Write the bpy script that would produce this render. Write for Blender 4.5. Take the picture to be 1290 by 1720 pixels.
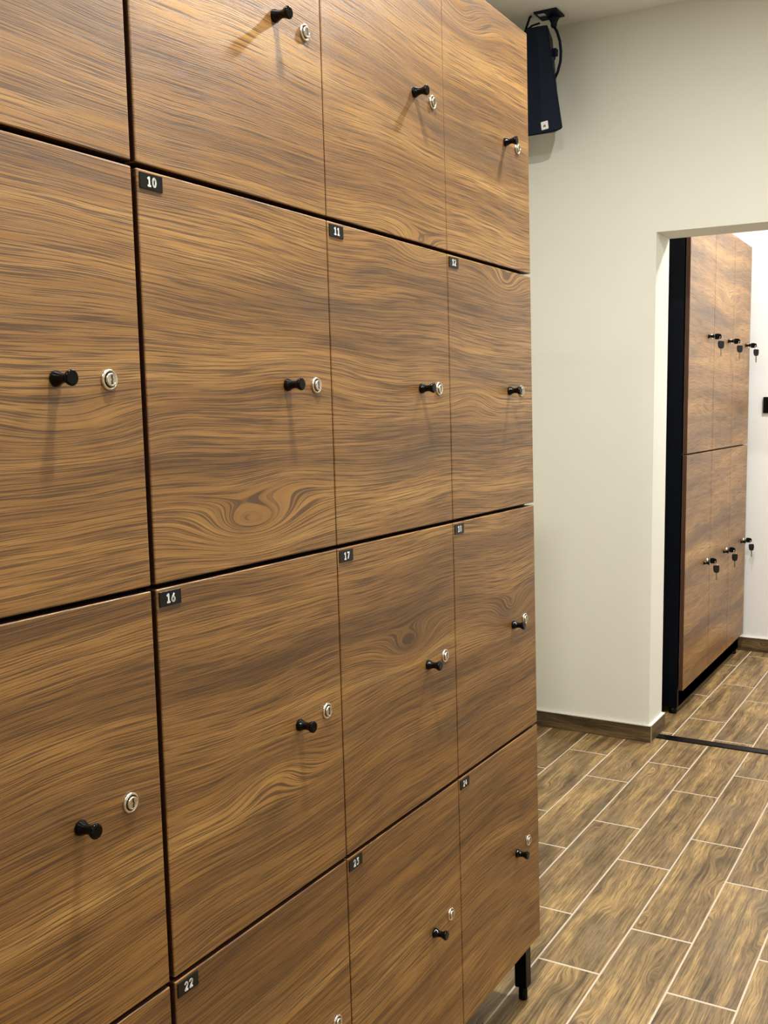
import bpy, bmesh, math, random
from mathutils import Vector, Matrix

for o in list(bpy.data.objects):
    bpy.data.objects.remove(o, do_unlink=True)
scn = bpy.context.scene
COL = scn.collection
random.seed(7)

# ------------------------------------------------------------------ camera
cam_d = bpy.data.cameras.new('camera')
cam = bpy.data.objects.new('camera', cam_d)
COL.objects.link(cam)
cam_d.sensor_fit = 'HORIZONTAL'
cam_d.sensor_width = 36.0
cam_d.lens = 36.0 * 1738.1 / 1290.0
cam_d.clip_start = 0.05
YAW, PITCH, ROLL = 0.5234, -0.0986, -0.0102
fw = Vector((-math.sin(YAW) * math.cos(PITCH), math.cos(YAW) * math.cos(PITCH), math.sin(PITCH)))
r0 = Vector((math.cos(YAW), math.sin(YAW), 0))
u0 = r0.cross(fw)
rr = r0 * math.cos(ROLL) + u0 * math.sin(ROLL)
uu = u0 * math.cos(ROLL) - r0 * math.sin(ROLL)
cam.matrix_world = Matrix(((rr.x, uu.x, -fw.x, 0.7841), (rr.y, uu.y, -fw.y, -2.0163),
                           (rr.z, uu.z, -fw.z, 1.2806), (0, 0, 0, 1)))
scn.camera = cam

# ------------------------------------------------------------------ view, world, lamps
vs = scn.view_settings
scn.display_settings.display_device = 'sRGB'
vs.view_transform = 'Standard'
vs.look = 'None'
vs.exposure = 0.45
vs.gamma = 1.0
vs.use_curve_mapping = False
w = bpy.data.worlds.new('world')
scn.world = w
w.use_nodes = True
w.node_tree.nodes['Background'].inputs[0].default_value = (0.9, 0.92, 1.0, 1)
w.node_tree.nodes['Background'].inputs[1].default_value = 0.1

CEIL = 2.7124


def lamp(name, x, y, power, size=0.10, col=(1.0, 0.93, 0.80), spread=180):
    d = bpy.data.lights.new(name, 'AREA')
    d.shape = 'DISK'
    d.size = size
    d.energy = power
    d.color = col
    d.spread = math.radians(spread)
    o = bpy.data.objects.new(name, d)
    COL.objects.link(o)
    o.location = (x, y, CEIL - 0.012)
    return o


WARM = (1.0, 0.985, 0.94)
for lx, ly, pw in ((0.29, 0.30, 29), (0.31, -1.02, 29), (0.34, -2.4, 18), (1.75, 0.30, 9), (1.75, -1.02, 5), (1.75, -2.4, 4)):
    lamp('downlight', lx, ly, pw, 0.09, WARM)
for lx, ly, pw in ((0.45, 2.90, 28), (1.9, 2.75, 22)):
    lamp('back_room_downlight', lx, ly, pw, 0.12, (1.0, 0.99, 0.99))


# ------------------------------------------------------------------ node helpers
class NT:
    def __init__(s, name):
        s.m = bpy.data.materials.new(name)
        s.m.use_nodes = True
        s.t = s.m.node_tree
        s.t.nodes.clear()
        s.out = s.t.nodes.new('ShaderNodeOutputMaterial')
        s.b = s.t.nodes.new('ShaderNodeBsdfPrincipled')
        s.t.links.new(s.b.outputs[0], s.out.inputs[0])

    def n(s, typ, **kw):
        nd = s.t.nodes.new(typ)
        for k, v in kw.items():
            setattr(nd, k, v)
        return nd

    def put(s, sock, v):
        if isinstance(v, (int, float)):
            sock.default_value = v
        elif isinstance(v, (tuple, list)):
            sock.default_value = tuple(v) + ((1,) if len(v) == 3 and len(sock.default_value) == 4 else ())
        else:
            s.t.links.new(v, sock)

    def math(s, op, a, b=0.0, c=None):
        nd = s.n('ShaderNodeMath', operation=op)
        s.put(nd.inputs[0], a)
        s.put(nd.inputs[1], b)
        if c is not None:
            s.put(nd.inputs[2], c)
        return nd.outputs[0]

    def add(s, a, b): return s.math('ADD', a, b)
    def sub(s, a, b): return s.math('SUBTRACT', a, b)
    def mul(s, a, b): return s.math('MULTIPLY', a, b)

    def xyz(s, a, b, c):
        nd = s.n('ShaderNodeCombineXYZ')
        s.put(nd.inputs[0], a); s.put(nd.inputs[1], b); s.put(nd.inputs[2], c)
        return nd.outputs[0]

    def noise(s, vec, scale=1.0, detail=2.0, rough=0.5, dist=0.0):
        nd = s.n('ShaderNodeTexNoise')
        s.put(nd.inputs['Vector'], vec)
        nd.inputs['Scale'].default_value = scale
        nd.inputs['Detail'].default_value = detail
        nd.inputs['Roughness'].default_value = rough
        nd.inputs['Distortion'].default_value = dist
        return nd.outputs[0]

    def ramp(s, fac, stops, interp='LINEAR'):
        nd = s.n('ShaderNodeValToRGB')
        cr = nd.color_ramp
        cr.interpolation = interp
        while len(cr.elements) < len(stops):
            cr.elements.new(0.5)
        for e, (p, c) in zip(cr.elements, stops):
            e.position = p
            e.color = tuple(c) + (1,) if len(c) == 3 else c
        s.put(nd.inputs[0], fac)
        return nd.outputs[0]

    def smooth(s, v, lo, hi, a=0.0, b=1.0):
        nd = s.n('ShaderNodeMapRange', interpolation_type='SMOOTHSTEP')
        s.put(nd.inputs[0], v)
        nd.inputs[1].default_value = lo
        nd.inputs[2].default_value = hi
        nd.inputs[3].default_value = a
        nd.inputs[4].default_value = b
        return nd.outputs[0]

    def mix(s, fac, a, b, mode='MIX'):
        nd = s.n('ShaderNodeMix', data_type='RGBA', blend_type=mode)
        s.put(nd.inputs[0], fac); s.put(nd.inputs[6], a); s.put(nd.inputs[7], b)
        return nd.outputs[2]

    def bump(s, h, strength=0.3, dist=0.001):
        nd = s.n('ShaderNodeBump')
        nd.inputs['Strength'].default_value = strength
        nd.inputs['Distance'].default_value = dist
        s.put(nd.inputs['Height'], h)
        s.t.links.new(nd.outputs[0], s.b.inputs['Normal'])

    def set(s, **kw):
        for k, v in kw.items():
            s.put(s.b.inputs[k.replace('_', ' ')], v)
        return s.m


def plain(name, col, rough=0.5, metal=0.0, spec=0.5, bump=None):
    g = NT(name)
    tc = g.n('ShaderNodeNewGeometry').outputs['Position']
    nz = g.noise(tc, 60, 3)
    c2 = tuple(x * 0.85 for x in col)
    g.set(Base_Color=g.mix(nz, c2, col), Roughness=rough, Metallic=metal, Specular_IOR_Level=spec)
    if bump:
        g.bump(g.noise(tc, bump[0], 3), bump[1], 0.0006)
    return g.m


# locker laminate: horizontal oak grain with a few knots, printed over all doors
KNOTS = [  # y, z, height, length sy, width sz
    (-0.965, 1.132, 0.043, 0.110, 0.031), (-0.860, 1.190, -0.018, 0.110, 0.032), (-0.546, 0.893, 0.040, 0.090, 0.029),
    (-0.124, 0.879, 0.030, 0.080, 0.027), (-0.919, 0.800, -0.030, 0.100, 0.032), (-0.480, 1.545, 0.029, 0.070, 0.025),
    (-0.290, 1.300, -0.024, 0.090, 0.034), (-1.253, 1.265, 0.016, 0.100, 0.030), (-0.126, 1.518, 0.030, 0.080, 0.027),
    (-0.837, 1.330, -0.028, 0.150, 0.055), (-0.300, 1.960, 0.032, 0.120, 0.036),
    (2.600, 1.250, 0.030, 0.150, 0.034), (3.000, 1.760, 0.036, 0.160, 0.040), (2.900, 0.820, -0.030, 0.160, 0.045)]


def wood_material():
    g = NT('oak_laminate')
    sp = g.n('ShaderNodeSeparateXYZ')
    g.t.links.new(g.n('ShaderNodeNewGeometry').outputs['Position'], sp.inputs[0])
    x, y, z = sp.outputs
    v = g.add(z, g.mul(x, 0.25))
    w1 = g.sub(g.noise(g.xyz(g.mul(x, 1.0), g.mul(y, 1.5), g.mul(z, 2.6)), 1, 1), 0.5)
    w2 = g.sub(g.noise(g.xyz(g.mul(x, 3.0), g.mul(y, 7.0), g.mul(z, 12.0)), 1, 1), 0.5)
    v = g.add(v, g.mul(w1, 0.085))
    v = g.add(v, g.mul(w2, 0.006))
    kd = None
    for (ky, kz, A, sy, sz) in KNOTS:
        dy = g.mul(g.sub(y, ky), 1.0 / sy)
        dz = g.mul(g.sub(z, kz), 1.0 / sz)
        e = g.math('POWER', 2.71828, g.mul(g.add(g.mul(dy, dy), g.mul(dz, dz)), -1.0))
        v = g.add(v, g.mul(e, A))
        kd = e if kd is None else g.add(kd, e)
    # broad colour bands, growth rings, pores
    band = g.noise(g.xyz(g.mul(x, 5.0), g.mul(y, 0.8), g.mul(v, 14.0)), 1, 4, 0.62)
    ring = g.noise(g.xyz(g.mul(x, 20.0), g.mul(y, 2.4), g.mul(v, 300.0)), 1, 3, 0.6)
    grey = g.noise(g.xyz(g.mul(x, 5.0), g.mul(y, 1.8), g.mul(v, 9.0)), 1, 3, 0.6)
    pore = g.noise(g.xyz(g.mul(x, 60.0), g.mul(y, 8.0), g.mul(v, 850.0)), 1, 2, 0.6)
    f = g.add(g.mul(band, 0.74), g.mul(ring, 0.26))
    base = g.ramp(f, [(0.33, (0.074, 0.030, 0.006)), (0.43, (0.180, 0.081, 0.017)), (0.52, (0.292, 0.141, 0.032)),
                      (0.61, (0.405, 0.214, 0.056)), (0.73, (0.530, 0.310, 0.100))])
    base = g.mix(g.mul(g.smooth(grey, 0.52, 0.70), 0.48), base, (0.118, 0.072, 0.031))
    streak = g.smooth(pore, 0.40, 0.54)
    c = g.mix(g.mul(g.sub(1.0, streak), 0.78), base, (0.048, 0.018, 0.004))
    g.set(Base_Color=c, Roughness=g.smooth(pore, 0.3, 0.7, 0.48, 0.40), Specular_IOR_Level=0.8)
    g.bump(streak, 0.22, 0.0005)
    return g.m


def tile_material(name, dark=1.0):
    g = NT(name)
    at = g.n('ShaderNodeUVMap', uv_map='UVMap').outputs[0]
    sp = g.n('ShaderNodeSeparateXYZ')
    g.t.links.new(at, sp.inputs[0])
    u, v, _ = sp.outputs
    wob = g.sub(g.noise(g.xyz(g.mul(u, 9.0), g.mul(v, 3.5), 0.0), 1, 2), 0.5)
    kn = g.noise(g.xyz(g.mul(u, 13.0), g.mul(v, 4.2), 5.0), 1, 1)
    uu_ = g.add(g.add(u, g.mul(wob, 0.015)), g.mul(g.smooth(kn, 0.55, 0.80), 0.022))
    band = g.noise(g.xyz(g.mul(uu_, 26.0), g.mul(v, 1.8), 0.0), 1, 4, 0.6)
    ring = g.noise(g.xyz(g.mul(uu_, 190.0), g.mul(v, 4.0), 3.0), 1, 3, 0.65)
    blot = g.noise(g.xyz(g.mul(u, 12.0), g.mul(v, 6.0), 9.0), 1, 5, 0.65)
    pore = g.noise(g.xyz(g.mul(uu_, 520.0), g.mul(v, 14.0), 1.0), 1, 2, 0.65)
    f = g.add(g.add(g.mul(band, 0.44), g.mul(ring, 0.34)), g.mul(blot, 0.22))
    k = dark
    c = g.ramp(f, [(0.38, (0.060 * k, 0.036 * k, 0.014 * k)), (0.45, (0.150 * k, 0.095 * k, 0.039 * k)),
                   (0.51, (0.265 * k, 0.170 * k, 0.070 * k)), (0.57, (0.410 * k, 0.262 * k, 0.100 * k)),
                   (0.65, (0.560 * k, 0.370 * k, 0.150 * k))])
    gr = g.noise(g.xyz(g.mul(u, 8.0), g.mul(v, 3.0), 14.0), 1, 4, 0.6)
    c = g.mix(g.mul(g.smooth(gr, 0.52, 0.68), 0.60), c, (0.190 * k, 0.138 * k, 0.078 * k))
    st = g.smooth(pore, 0.37, 0.53)
    c = g.mix(g.mul(g.sub(1.0, st), 0.60), c, (0.060 * k, 0.034 * k, 0.013 * k))
    knot = g.smooth(kn, 0.735, 0.80)
    c = g.mix(g.mul(knot, 0.75), c, (0.035, 0.022, 0.012))
    g.set(Base_Color=c, Roughness=0.45, Specular_IOR_Level=0.4)
    g.bump(st, 0.2, 0.0005)
    return g.m


def wall_material(name, col):
    g = NT(name)
    p = g.n('ShaderNodeNewGeometry').outputs['Position']
    mot = g.noise(p, 2.2, 3, 0.55)
    c2 = tuple(x * 0.93 for x in col)
    g.set(Base_Color=g.mix(mot, c2, col), Roughness=0.75, Specular_IOR_Level=0.3)
    g.bump(g.add(g.noise(p, 9, 3), g.mul(g.noise(p, 220, 2), 0.15)), 0.25, 0.004)
    return g.m


WOOD = wood_material()
TILE = tile_material('wood_look_tile')
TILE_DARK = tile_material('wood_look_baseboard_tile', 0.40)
PAINT = wall_material('cream_paint', (0.755, 0.745, 0.655))
PAINT_B = wall_material('white_paint', (0.85, 0.84, 0.81))
CEILM = wall_material('ceiling_paint', (0.85, 0.835, 0.80))
GROUT = plain('beige_grout', (0.62, 0.52, 0.40), 0.8, 0, 0.2)
CAULK = plain('white_filler', (0.80, 0.77, 0.70), 0.7, 0, 0.3)
BLACK = plain('black_board', (0.0015, 0.0025, 0.006), 0.4, 0, 0.10)
EDGE = plain('dark_door_edge', (0.075, 0.030, 0.016), 0.5, 0, 0.3)  # darker brown than the fronts, for the doors' narrow side faces
BLACKM = plain('black_metal', (0.002, 0.002, 0.0025), 0.35, 0, 0.15)
ROOMW = wall_material('taupe_paint', (0.68, 0.655, 0.60))
GLOSS = plain('black_lacquer', (0.0012, 0.0012, 0.0013), 0.12, 0, 0.22)
NICKEL = plain('polished_nickel', (0.86, 0.80, 0.68), 0.24, 1.0)
DARK = plain('keyway_dark', (0.012, 0.011, 0.01), 0.5)
PLATE = plain('black_plate', (0.006, 0.0065, 0.006), 0.3, 0, 0.3)
WHITE = plain('white_print', (0.90, 0.90, 0.88), 0.5)
NAVY = plain('navy_black_grille', (0.005, 0.011, 0.026), 0.6, 0, 0.2, (900, 0.3))
NAVY2 = plain('navy_black_shell', (0.005, 0.011, 0.025), 0.5, 0, 0.2)
KEYP = plain('black_key_plastic', (0.002, 0.002, 0.002), 0.4, 0, 0.2)
BRASS = plain('key_blade_nickel', (0.22, 0.19, 0.11), 0.4, 1.0)
OLIVE = plain('olive_print', (0.22, 0.20, 0.08), 0.5)


# ------------------------------------------------------------------ mesh helpers
def box(bm, x0, x1, y0, y1, z0, z1, mi=0, bev=0.0, seg=1):
    r = bmesh.ops.create_cube(bm, size=1.0)
    vs_ = r['verts']
    for v_ in vs_:
        v_.co = Vector(((x0 + x1) / 2 + v_.co.x * (x1 - x0), (y0 + y1) / 2 + v_.co.y * (y1 - y0), (z0 + z1) / 2 + v_.co.z * (z1 - z0)))
    fs = set(f for v_ in vs_ for f in v_.link_faces)
    for f in fs:
        f.material_index = mi
    if bev > 0:
        es = list(set(e for v_ in vs_ for e in v_.link_edges))
        bmesh.ops.bevel(bm, geom=es, offset=bev, segments=seg, profile=0.5, affect='EDGES', material=mi)


def lathe(bm, prof, axis='X', org=(0, 0, 0), n=32, mi=0, smooth=True):
    """prof: list of (h, r) along axis"""
    rings = []
    for h, r in prof:
        ring = []
        for i in range(n):
            a = 2 * math.pi * i / n
            c, s_ = math.cos(a) * r, math.sin(a) * r
            p = {'X': (h, c, s_), 'Y': (c, h, s_), 'Z': (c, s_, h)}[axis]
            ring.append(bm.verts.new(Vector(p) + Vector(org)))
        rings.append(ring)
    fl = []
    for a, b in zip(rings, rings[1:]):
        for i in range(n):
            fl.append(bm.faces.new((a[i], a[(i + 1) % n], b[(i + 1) % n], b[i])))
    fl.append(bm.faces.new(rings[0][::-1]))
    fl.append(bm.faces.new(rings[-1]))
    for f in fl:
        f.material_index = mi
        f.smooth = smooth
    fl[-1].smooth = fl[-2].smooth = False


def tube(bm, pts, r, n=10, mi=0, closed=False):
    pts = [Vector(p) for p in pts]
    rings = []
    N = len(pts)
    up = Vector((0.3, 0.2, 1)).normalized()
    for i, p in enumerate(pts):
        if closed:
            t = pts[(i + 1) % N] - pts[i - 1]
        else:
            t = pts[min(i + 1, N - 1)] - pts[max(i - 1, 0)]
        t.normalize()
        a = t.cross(up)
        if a.length < 1e-3:
            a = t.cross(Vector((1, 0, 0)))
        a.normalize()
        b = t.cross(a)
        rings.append([bm.verts.new(p + a * (r * math.cos(2 * math.pi * k / n)) + b * (r * math.sin(2 * math.pi * k / n))) for k in range(n)])
    pairs = list(zip(rings, rings[1:])) + ([(rings[-1], rings[0])] if closed else [])
    for A, B in pairs:
        for k in range(n):
            f = bm.faces.new((A[k], A[(k + 1) % n], B[(k + 1) % n], B[k]))
            f.smooth = True
            f.material_index = mi
    if not closed:
        bm.faces.new(rings[0][::-1]).material_index = mi
        bm.faces.new(rings[-1]).material_index = mi


def prism(bm, pts, d, mi=0):
    """pts: outline as 3D points, extruded by vector d"""
    d = Vector(d)
    a = [bm.verts.new(Vector(p)) for p in pts]
    b = [bm.verts.new(Vector(p) + d) for p in pts]
    fs = [bm.faces.new(a), bm.faces.new(b[::-1])]
    n = len(a)
    for i in range(n):
        fs.append(bm.faces.new((a[i], b[i], b[(i + 1) % n], a[(i + 1) % n])))
    for f in fs:
        f.material_index = mi
    return fs


def mesh(name, bm, mats):
    bmesh.ops.recalc_face_normals(bm, faces=bm.faces[:])
    me = bpy.data.meshes.new(name)
    bm.to_mesh(me)
    bm.free()
    for m in (mats if isinstance(mats, (list, tuple)) else [mats]):
        me.materials.append(m)
    return me


def obj(name, data, parent=None, loc=(0, 0, 0), rot=(0, 0, 0)):
    o = bpy.data.objects.new(name, data)
    COL.objects.link(o)
    o.location = loc
    o.rotation_euler = rot
    if parent is not None:
        o.parent = parent
    return o


def tag(o, label, cat, group=None):
    o['label'] = label
    o['category'] = cat
    if group:
        o['group'] = group
    return o


def struct(name, bm, mats):
    o = obj(name, mesh(name, bm, mats))
    o['kind'] = 'structure'
    return o


# ------------------------------------------------------------------ room shell
WY0, WY1 = 1.8398, 2.020          # doorway wall, front and rear faces
JX, JX2 = -0.2769, 0.72           # doorway opening
LINT = 1.9172
XL, XR = -0.80, 2.70              # left and right walls
YB = -4.6                         # wall behind
YF = 3.565                        # far wall of the back room
T = 0.12

bm = bmesh.new()
box(bm, XL - T, XR + T, YB - T, YF + T, CEIL, CEIL + T)
struct('ceiling', bm, CEILM)

bm = bmesh.new()
box(bm, XL, JX, WY0, WY1, 0, CEIL)
box(bm, JX2, XR, WY0, WY1, 0, CEIL)
box(bm, JX, JX2, WY0, WY1, LINT, CEIL)
bmesh.ops.remove_doubles(bm, verts=bm.verts[:], dist=1e-5)
struct('wall_doorway', bm, PAINT)
bm = bmesh.new(); box(bm, XL - T, XL, YB, WY0, 0, CEIL); struct('wall_left', bm, PAINT)
bm = bmesh.new(); box(bm, XR, XR + T, YB, WY0, 0, CEIL); struct('wall_right', bm, ROOMW)
bm = bmesh.new(); box(bm, XL - T, XR + T, YB - T, YB, 0, CEIL); struct('wall_behind', bm, ROOMW)
bm = bmesh.new(); box(bm, XL - T, XR + T, YF, YF + T, 0, CEIL); struct('wall_far', bm, PAINT_B)
bm = bmesh.new(); box(bm, XL - T, XL, WY0, YF, 0, CEIL); struct('wall_back_room_left', bm, PAINT_B)
bm = bmesh.new(); box(bm, XR, XR + T, WY0, YF, 0, CEIL); struct('wall_back_room_right', bm, PAINT_B)

# floor: grout bed and wood-look tiles in one mesh
bm = bmesh.new()
uvl = bm.loops.layers.uv.new('UVMap')
box(bm, XL - T, XR + T, YB - T, YF + T, -0.08, -0.0010, 0)
TX0, TP, TL = -0.0674, 0.150, 0.609
G = 0.0021
k0, k1 = int((XL - TX0) / TP) - 2, int((XR - TX0) / TP) + 2
for k in range(k0, k1):
    x0, x1 = TX0 + k * TP + G, TX0 + (k + 1) * TP - G
    x0, x1 = max(x0, XL), min(x1, XR)
    if x1 - x0 < 0.005:
        continue
    off = 0.159 if k % 2 == 0 else 0.398
    for j in range(-9, 7):
        y0, y1 = off + j * TL + 0.0035, off + (j + 1) * TL - 0.0035
        y0, y1 = max(y0, YB), min(y1, YF)
        if y1 - y0 < 0.01:
            continue
        e = 0.0012
        co = [(x0, y0, -0.0012), (x1, y0, -0.0012), (x1, y1, -0.0012), (x0, y1, -0.0012),
              (x0 + e, y0 + e, 0), (x1 - e, y0 + e, 0), (x1 - e, y1 - e, 0), (x0 + e, y1 - e, 0)]
        vv = [bm.verts.new(c_) for c_ in co]
        du, dv, fl = random.uniform(0, 40), random.uniform(0, 40), random.choice((-1, 1))
        for idx in ((4, 5, 6, 7), (0, 1, 5, 4), (1, 2, 6, 5), (2, 3, 7, 6), (3, 0, 4, 7)):
            f = bm.faces.new([vv[i] for i in idx])
            f.material_index = 1
            for lp in f.loops:
                lp[uvl].uv = (lp.vert.co.x * fl + du, lp.vert.co.y * fl + dv)
struct('floor', bm, [GROUT, TILE])


# baseboards: cut wood-look tile with a filler line along the top
def baseboard(name, runs, h=0.0668):
    bm = bmesh.new()
    uv = bm.loops.layers.uv.new('UVMap')
    for (x0, x1, y0, y1) in runs:
        box(bm, x0, x1, y0, y1, 0.0005, h - 0.004, 0)
        box(bm, x0 + (0.001 if x1 - x0 > 0.02 else 0), x1, y0, y1, h - 0.004, h, 1)
    bm.normal_update()
    for f in bm.faces:
        for lp in f.loops:
            c_ = lp.vert.co
            lp[uv].uv = (c_.z + 0.7 * f.normal.x, c_.x + c_.y + 3)
    return struct(name, bm, [TILE_DARK, CAULK])


BT = 0.011
baseboard('baseboard_doorway', [(XL, JX + BT, WY0 - BT, WY0), (JX, JX + BT, WY0, WY1 + BT), (XL, JX, WY1, WY1 + BT)])
baseboard('baseboard_doorway_right', [(JX2 - BT, XR, WY0 - BT, WY0), (JX2 - BT, JX2, WY0, WY1 + BT)])
baseboard('baseboard_far', [(XL, XR, YF - BT, YF)], 0.075)
bm = bmesh.new()
box(bm, JX + BT - 0.0005, JX + BT + 0.0018, WY0 - BT - 0.0018, WY0 - BT + 0.004, 0.001, 0.0668)
struct('trim_1', bm, plain('bronze_corner_strip', (0.42, 0.33, 0.19), 0.4, 0.3))
bm = bmesh.new()
box(bm, JX + BT, JX2 - BT, 1.896, 1.946, -0.002, 0.004, 0, 0.0015)
struct('trim_2', bm, BLACKM)

# ------------------------------------------------------------------ locker bank parts
LEAN, LYAW, Z4 = 0.0201, 0.0016, 0.146
ROWZ = [0.0, 0.4697, 0.9367, 1.4047, 1.8818]     # door seams above the lowest door edge
DT = 0.018
RL = Matrix.Rotation(-LYAW, 3, 'Z') @ Matrix.Rotation(-LEAN, 3, 'Y')
ROOT = Vector((0, 0, Z4)) - RL @ Vector((0, 0, Z4))

COLS = [(-1.1405, -0.7615, -0.109, -0.0400), (-0.7585, -0.3815, -0.1065, -0.0430), (-0.3785, 0.0, -0.1195, -0.0600)]


def knob_mesh():
    bm = bmesh.new()
    lathe(bm, [(0, .0080), (.0006, .0085), (.0030, .0083), (.0060, .0068), (.0095, .0055), (.0125, .0051), (.0155, .0054),
               (.0185, .0066), (.0210, .0079), (.0225, .0083), (.0240, .0081), (.0249, .0073), (.0251, .0062)], n=36)
    return mesh('knob', bm, GLOSS)


def lock_mesh():
    bm = bmesh.new()
    lathe(bm, [(0, .0112), (.0010, .0115), (.0024, .0111), (.0030, .0100), (.0030, .0090), (.0022, .0088), (.0012, .0087)], n=40, mi=0)
    lathe(bm, [(0.0010, .0086), (.0014, .0086)], n=40, mi=1)
    lathe(bm, [(0.001, .0072), (.0044, .0072), (.0052, .0066), (.0052, .0056), (.0048, .0054)], n=36, mi=0)
    zig = [(-.0006, .0048), (.0010, .0048), (.0008, .0014), (.0017, .0003), (.0008, -.0008), (.0011, -.0048),
           (-.0006, -.0048), (-.0004, -.0012), (.0004, .0002), (-.0006, .0012)]
    prism(bm, [(.0048, a * 1.3, b * 1.05) for a, b in zig], (.0003, 0, 0), 1)
    return mesh('lock', bm, [NICKEL, DARK])


# number strokes on a 0.62 x 1 cell
def arc(cx, cy, rx, ry, a0, a1, n=10):
    return [(cx + rx * math.cos(math.radians(a0 + (a1 - a0) * i / n)), cy + ry * math.sin(math.radians(a0 + (a1 - a0) * i / n))) for i in range(n + 1)]


DIG = {
    '0': [arc(.31, .5, .21, .40, 0, 360, 22)],
    '1': [[(.10, .74), (.34, .90), (.34, .10)], [(.10, .09), (.56, .09)]],
    '2': [arc(.31, .68, .21, .22, 165, -35, 12) + [(.12, .10), (.56, .10)]],
    '3': [[(.11, .90), (.52, .90), (.30, .58)] + arc(.30, .33, .22, .24, 85, -150, 12)],
    '4': [[(.40, .92), (.10, .32), (.58, .32)], [(.44, .55), (.44, .08)]],
    '5': [[(.52, .90), (.15, .90), (.13, .52)] + arc(.30, .34, .22, .25, 110, -150, 12)],
    '6': [[(.46, .92), (.16, .48)] + arc(.31, .32, .21, .23, 150, 510, 20)],
    '7': [[(.08, .90), (.54, .90), (.24, .08)]],
    '8': [arc(.31, .70, .18, .20, -90, 270, 18), arc(.31, .29, .22, .21, 90, 450, 20)],
    '9': [[(.16, .08), (.46, .52)] + arc(.31, .68, .21, .23, -30, 330, 20)],
}


def stroke(bm, pts, wd, x, mi):
    """flat raised stroke in the y,z plane at height x"""
    def q(ps):
        prism(bm, [(x, a, b) for a, b in ps], (0.0003, 0, 0), mi)
    for (a, b), (c, d) in zip(pts, pts[1:]):
        L = math.hypot(c - a, d - b)
        if L < 1e-7:
            continue
        nx, ny = -(d - b) / L * wd / 2, (c - a) / L * wd / 2
        q([(a + nx, b + ny), (a - nx, b - ny), (c - nx, d - ny), (c + nx, d + ny)])
    for i, (a, b) in enumerate(pts[1:-1]):
        q([(a + wd / 2 * math.cos(t * math.pi / 5), b + wd / 2 * math.sin(t * math.pi / 5)) for t in range(10)])


def plate_mesh(num):
    bm = bmesh.new()
    PW, PH = 0.0365, 0.0175
    box(bm, 0, 0.0016, 0, PW, -PH, 0, 0, 0.0003)
    txt = str(num)
    H = 0.0112
    cw = 0.0084
    tot = cw * len(txt)
    for i, ch in enumerate(txt):
        ox = PW / 2 - tot / 2 + i * cw + 0.0009
        oz = -PH / 2 - H / 2
        for st in DIG[ch]:
            stroke(bm, [(ox + a * H, oz + b * H) for a, b in st], 0.0022, 0.0016, 1)
    return mesh('number_plate', bm, [PLATE, WHITE])


def door_mesh(wd, ht, name='door'):
    bm = bmesh.new()
    box(bm, -DT, 0, 0, wd, 0, ht, 0, 0.0016, 3)
    bm.normal_update()
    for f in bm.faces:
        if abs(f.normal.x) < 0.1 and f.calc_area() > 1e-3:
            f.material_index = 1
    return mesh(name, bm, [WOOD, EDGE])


KNOB, LOCK = knob_mesh(), lock_mesh()


def leg(parent, x, y, lean=True, ztop=0.150):
    bm = bmesh.new()
    s_ = 0.0135
    zb = -x * math.tan(LEAN) if lean else 0.0
    box(bm, x - s_, x + s_, y - s_, y + s_, zb + 0.030, ztop, 0, 0.001)
    o = obj('leg', mesh('leg', bm, BLACKM), parent)
    bm = bmesh.new()
    lathe(bm, [(zb + 0.0003, .0090), (zb + 0.002, .0098), (zb + 0.020, .0098), (zb + 0.022, .0092), (zb + 0.032, .0092)], 'Z', (x, y, 0), 24)
    obj('foot', mesh('foot', bm, BLACKM), o)


def locker_bank(shift, first, label):
    root = obj('locker_cabinet', None, None, ROOT + RL @ Vector((0, shift, 0)))
    root.rotation_euler = (0, -LEAN, -LYAW)
    tag(root, label, 'locker cabinet', 'locker cabinets along the left side')
    bm = bmesh.new()
    box(bm, -0.52, -DT - 0.002, -1.1385, -0.002, Z4 + 0.004, Z4 + ROWZ[4] - 0.006)
    obj('body', mesh('body', bm, BLACK), root)
    for r in range(4):
        z0 = Z4 + ROWZ[3 - r] + (0.003 if r < 3 else 0.0)
        z1 = Z4 + ROWZ[4 - r] - (0.003 if r > 0 else 0.0)
        zc = Z4 + (1.6450, 1.1692, 0.7030, 0.2290)[r]
        zl = Z4 + (1.6450, 1.1695, 0.7050, 0.2348)[r]
        for c in range(3):
            y0, y1, ko, lo = COLS[c]
            if shift < -0.5 and c == 2:
                ko, lo = -0.123, -0.0495
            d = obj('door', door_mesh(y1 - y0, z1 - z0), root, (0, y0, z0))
            obj('knob', KNOB, d, (0, y1 + ko - y0, zc - z0))
            obj('lock', LOCK, d, (0, y1 + lo - y0, zl - z0))
            obj('number_plate', plate_mesh(first + r * 6 + c), d, (0, 0.0030, z1 - z0 - 0.0035))
    for x, y in ((-0.0355, -0.0155), (-0.0355, -1.1250), (-0.50, -0.0155), (-0.50, -1.1250)):
        leg(root, x, y, True, Z4 + 0.004)
    return root


bankR = locker_bank(0.0, 4, 'brown oak-look locker cabinet with doors numbered 10 to 24, beside the doorway wall')
bankL = locker_bank(-1.149, 1, 'brown oak-look locker cabinet cut off by the left edge of the photo')
bm = bmesh.new()
box(bm, -0.034, -0.019, -0.003, 0.0058, Z4 + 1.306, Z4 + 1.336, 0, 0.001)
obj('hinge', mesh('hinge', bm, BLACKM), bankR)

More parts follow.
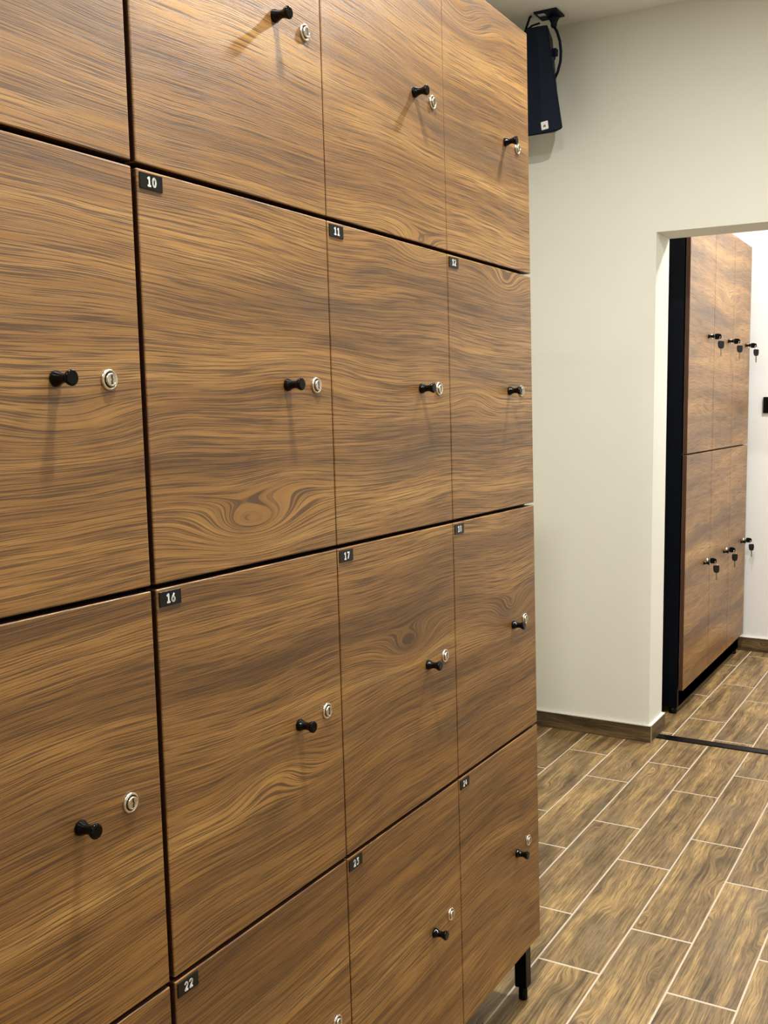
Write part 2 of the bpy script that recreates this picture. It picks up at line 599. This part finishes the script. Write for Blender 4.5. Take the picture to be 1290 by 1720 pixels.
# ------------------------------------------------------------------ back room locker cabinet
BX, BY0, BY1 = -0.25, 2.2441, 3.4972
BZ = (0.1036, 1.0861, 2.072)
bc = obj('locker_cabinet', None, None, (BX, BY0, 0))
tag(bc, 'tall locker cabinet with black side panel and keys hanging in its doors, beyond the doorway', 'locker cabinet')
bm = bmesh.new()
box(bm, -0.50, -DT - 0.004, 0.0, BY1 - BY0 - 0.002, 0.028, BZ[2] - 0.004)
obj('body', mesh('body', bm, BLACK), bc)
bm = bmesh.new()
box(bm, -0.036, -0.022, 0.02, BY1 - BY0 - 0.02, 0.030, 0.110)
obj('plinth', mesh('plinth', bm, BLACK), bc)
for yy in (0.022, BY1 - BY0 - 0.03):
    bm = bmesh.new()
    lathe(bm, [(0.0003, .017), (0.004, .018), (0.030, .018)], 'Z', (-0.045, yy, 0), 20)
    obj('foot', mesh('foot', bm, BLACKM), bc)
    bm = bmesh.new()
    lathe(bm, [(0.0003, .017), (0.004, .018), (0.030, .018)], 'Z', (-0.45, yy, 0), 20)
    obj('foot', mesh('foot', bm, BLACKM), bc)
BCOL = [(0.0025, 0.4485), (0.4520, 0.8490), (0.8525, BY1 - BY0)]
key_spots = []
for r in range(2):
    z0 = BZ[1 - r] + (0.003 if r == 0 else 0)
    z1 = BZ[2 - r] - (0.003 if r == 1 else 0)
    zc = (1.5795, 0.5975)[r]
    for c in range(3):
        y0, y1 = BCOL[c]
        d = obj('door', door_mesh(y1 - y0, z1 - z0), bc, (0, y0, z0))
        obj('knob', KNOB, d, (0, y1 - 0.113 - y0, zc - z0))
        obj('lock', LOCK, d, (0, y1 - 0.050 - y0, zc + 0.002 - z0))
        key_spots.append((BX, BY0 + y1 - 0.050, zc + 0.002, r, c))


# ------------------------------------------------------------------ keys
def key_outline(L_blade, bow_w, bow_h):
    """outline in (a along blade, b across); bow first"""
    o = []
    for i in range(13):
        t = math.radians(60 + 240 * i / 12)
        o.append((-bow_h / 2 + bow_h / 2 * math.cos(t), bow_w / 2 * math.sin(t)))
    return o


def bow_bm(axis_dir, across, thick_dir, org, w_, h_):
    bm = bmesh.new()
    A, B, Tn, O_ = Vector(axis_dir), Vector(across), Vector(thick_dir), Vector(org)
    pts = []
    for (a, b) in ((0, .36), (.10, .50), (.55, .50), (.88, .40), (1.0, .18), (1.0, -.18), (.88, -.40), (.55, -.50), (.10, -.50), (0, -.36)):
        pts.append(O_ + A * (a * h_) + B * (b * w_) - Tn * 0.0028)
    prism(bm, pts, Tn * 0.0056)
    return bm


def blade_bm(axis_dir, across, thick_dir, org, L_):
    bm = bmesh.new()
    A, B, Tn, O_ = Vector(axis_dir), Vector(across), Vector(thick_dir), Vector(org)
    pts = [(0, .0038), (0, -.0038), (.75, -.0038), (.80, -.0026), (.85, -.0036), (.92, -.0030), (1.0, 0), (.94, .0038)]
    prism(bm, [O_ + A * (a * L_) + B * (b * 0.85) - Tn * 0.0010 for a, b in pts], Tn * 0.0020)
    return bm


def key_set(x, y, z, label, swing=0.0):
    k = obj('key_set', None, None, (x, y, z))
    tag(k, label, 'keys', 'keys left in the back room lockers')
    a = obj('key', mesh('key', bow_bm((1, 0, 0), (0, 0, 1), (0, 1, 0), (0.014, 0, 0), 0.024, 0.028), KEYP), k)
    obj('blade', mesh('blade', blade_bm((-1, 0, 0), (0, 0, 1), (0, 1, 0), (0.0150, 0, 0), 0.011), BRASS), a)
    bm = bmesh.new()
    cx, cz, rr_ = 0.040, -0.011, 0.011
    tube(bm, [(cx + rr_ * math.sin(t * math.pi / 12) * 0.5, rr_ * math.sin(t * math.pi / 12) * 0.6, cz + rr_ * math.cos(t * math.pi / 12)) for t in range(24)], 0.0008, 8, 0, True)
    obj('key_ring', mesh('key_ring', bm, NICKEL), k)
    s_, c_ = math.sin(swing), math.cos(swing)
    ax = (s_ * 0.6, -s_ * 0.8, -c_)
    # hanging key, face turned towards the room
    h = Vector((0.78, -0.62, 0)).normalized()
    across = Vector(ax).cross(h).normalized()
    org = Vector((cx, 0, cz - 0.0085))
    b = obj('key', mesh('key', bow_bm(ax, across, h, org, 0.029, 0.033), KEYP), k)
    obj('blade', mesh('blade', blade_bm(ax, across, h, org + Vector(ax) * 0.032, 0.034), BRASS), b)


POS = {(0, 0): 'keys hanging from the upper locker door nearest the doorway',
       (0, 1): 'keys hanging from the middle upper locker door in the back room',
       (0, 2): 'keys hanging from the upper locker door beside the far white wall',
       (1, 0): 'keys hanging from the lower locker door nearest the doorway',
       (1, 1): 'keys hanging from the middle lower locker door in the back room',
       (1, 2): 'keys hanging from the lower locker door beside the far white wall'}
for (x, y, z, r, c) in key_spots:
    key_set(x, y, z, 'black-headed ' + POS[(r, c)], (0.05, 0.02, 0.03, 0.12, 0.0, 0.10)[r * 3 + c])

# ------------------------------------------------------------------ ceiling loudspeaker
SY = 1.650
sp = obj('loudspeaker', None, None, (-0.645, 1.70, CEIL))
tag(sp, 'black tapered loudspeaker hung from the ceiling in the corner above the lockers', 'speaker')
O_ = Vector((-0.645, 1.70, CEIL))


def sv(x, y, z):
    return Vector((x, y, z)) - O_


ZT, ZB = 2.6565, 2.2755
bm = bmesh.new()
# shell: plan narrows to the back, height outline tapers to the top
fr = [sv(-.715, SY + .004, ZT), sv(-.633, SY + .004, ZT), sv(-.5725, SY + .004, ZB + .0135), sv(-.580, SY + .004, ZB + .0075), sv(-.604, SY + .004, ZB + .003), sv(-.715, SY + .004, ZB)]
bk = [sv(-.700, SY + .115, ZT - .012), sv(-.655, SY + .115, ZT - .012), sv(-.622, SY + .115, ZB + .045), sv(-.628, SY + .115, ZB + .036), sv(-.645, SY + .115, ZB + .03), sv(-.700, SY + .115, ZB + .03)]
va = [bm.verts.new(p) for p in fr]
vb = [bm.verts.new(p) for p in bk]
bm.faces.new(va); bm.faces.new(vb[::-1])
for i in range(6):
    bm.faces.new((va[i], vb[i], vb[(i + 1) % 6], va[(i + 1) % 6]))
bmesh.ops.bevel(bm, geom=bm.edges[:], offset=0.003, segments=2, profile=0.5, affect='EDGES')
obj('enclosure', mesh('enclosure', bm, NAVY2), sp)
bm = bmesh.new()
# grille in two facets with a soft crease running down
gl = [(-.712, ZT - .003), (-.667, ZT - .003), (-.645, ZB + .006), (-.712, ZB + .004)]
gr = [(-.667, ZT - .003), (-.6375, ZT - .003), (-.577, ZB + .016), (-.585, ZB + .0105), (-.606, ZB + .0065), (-.645, ZB + .006)]
dep = lambda x: SY - 0.004 + max(0, (x + .66)) * 0.05
for poly in (gl, gr):
    a = [bm.verts.new(sv(x, dep(x) - (0.004 if abs(x + .667) < .001 or abs(x + .645) < .001 else 0), z)) for x, z in poly]
    b = [bm.verts.new(sv(x, SY + .006, z)) for x, z in poly]
    bm.faces.new(a); bm.faces.new(b[::-1])
    for i in range(len(a)):
        bm.faces.new((a[i], b[i], b[(i + 1) % len(a)], a[(i + 1) % len(a)]))
gri = obj('grille', mesh('grille', bm, NAVY), sp)
bm = bmesh.new()
box(bm, -.0135, .0135, -.002, .002, -.0145, .0145, 0, 0.0015)
box(bm, -.0050, .0050, -.0024, -.0018, -.0060, .0000, 1)
box(bm, -.0015, .0015, -.0024, -.0018, .0000, .0035, 1)
obj('badge', mesh('badge', bm, [WHITE, OLIVE]), gri, sv(-.6365, SY - .0085, 2.302), (0, math.radians(-7), 0))
bm = bmesh.new()
box(bm, -.688 - O_.x, -.600 - O_.x, 1.657 - O_.y, 1.742 - O_.y, -.008, -.0002, 0, 0.0015)
pl_ = obj('ceiling_plate', mesh('ceiling_plate', bm, NAVY2), sp)
bm = bmesh.new()
box(bm, -.677 - O_.x, -.652 - O_.x, 1.668 - O_.y, 1.690 - O_.y, -.0090, -.0078, 0)
obj('sticker', mesh('sticker', bm, plain('grey_sticker', (0.75, 0.80, 0.84), 0.4)), pl_)
bm = bmesh.new()
lathe(bm, [(-.045, .008), (-.040, .011), (-.028, .012), (-.020, .016), (-.008, .024)], 'Z', sv(-.634, 1.722, CEIL), 20)
tube(bm, [sv(-.634, 1.722, CEIL - .040), sv(-.622, 1.724, CEIL - .062), sv(-.612, 1.726, CEIL - .095), sv(-.609, 1.730, CEIL - .130),
          sv(-.612, 1.734, CEIL - .165), sv(-.624, 1.738, CEIL - .200), sv(-.640, 1.742, CEIL - .225)], 0.0052, 12)
obj('mounting_arm', mesh('mounting_arm', bm, NAVY2), sp)
bm = bmesh.new()
box(bm, -.634 - O_.x, -.612 - O_.x, 1.690 - O_.y, 1.712 - O_.y, -.155, -.128, 0, 0.003)
tube(bm, [sv(-.620, 1.700, CEIL - .15), sv(-.618, 1.69, CEIL - .168), sv(-.622, 1.69, CEIL - .18)], 0.003, 8)
obj('joint_knob', mesh('joint_knob', bm, NAVY2), sp)
bm = bmesh.new()
tube(bm, [sv(-.708, 1.688, CEIL - .0008), sv(-.715, 1.688, CEIL - .006), sv(-.726, 1.689, CEIL - .032), sv(-.738, 1.690, CEIL - .062)], 0.0042, 10)
tube(bm, [sv(-.660, 1.648, CEIL - .0475), sv(-.690, 1.650, CEIL - .050), sv(-.725, 1.675, CEIL - .054), sv(-.738, 1.690, CEIL - .062), sv(-.715, 1.69, CEIL - .075)], 0.0036, 10)
obj('cable', mesh('cable', bm, BLACKM), sp)

# ------------------------------------------------------------------ wall plate in the back room
ws = obj('wall_switch', None, None, (-0.147, YF, 1.284))
tag(ws, 'square black switch plate on the far white wall, cut by the right edge', 'light switch')
bm = bmesh.new()
box(bm, -0.042, 0.042, -0.009, 0, -0.041, 0.041, 0, 0.002, 2)
obj('frame', mesh('frame', bm, BLACKM), ws)
bm = bmesh.new()
box(bm, -0.026, 0.026, -0.0125, -0.008, -0.027, 0.027, 0, 0.001)
obj('rocker', mesh('rocker', bm, GLOSS), ws)
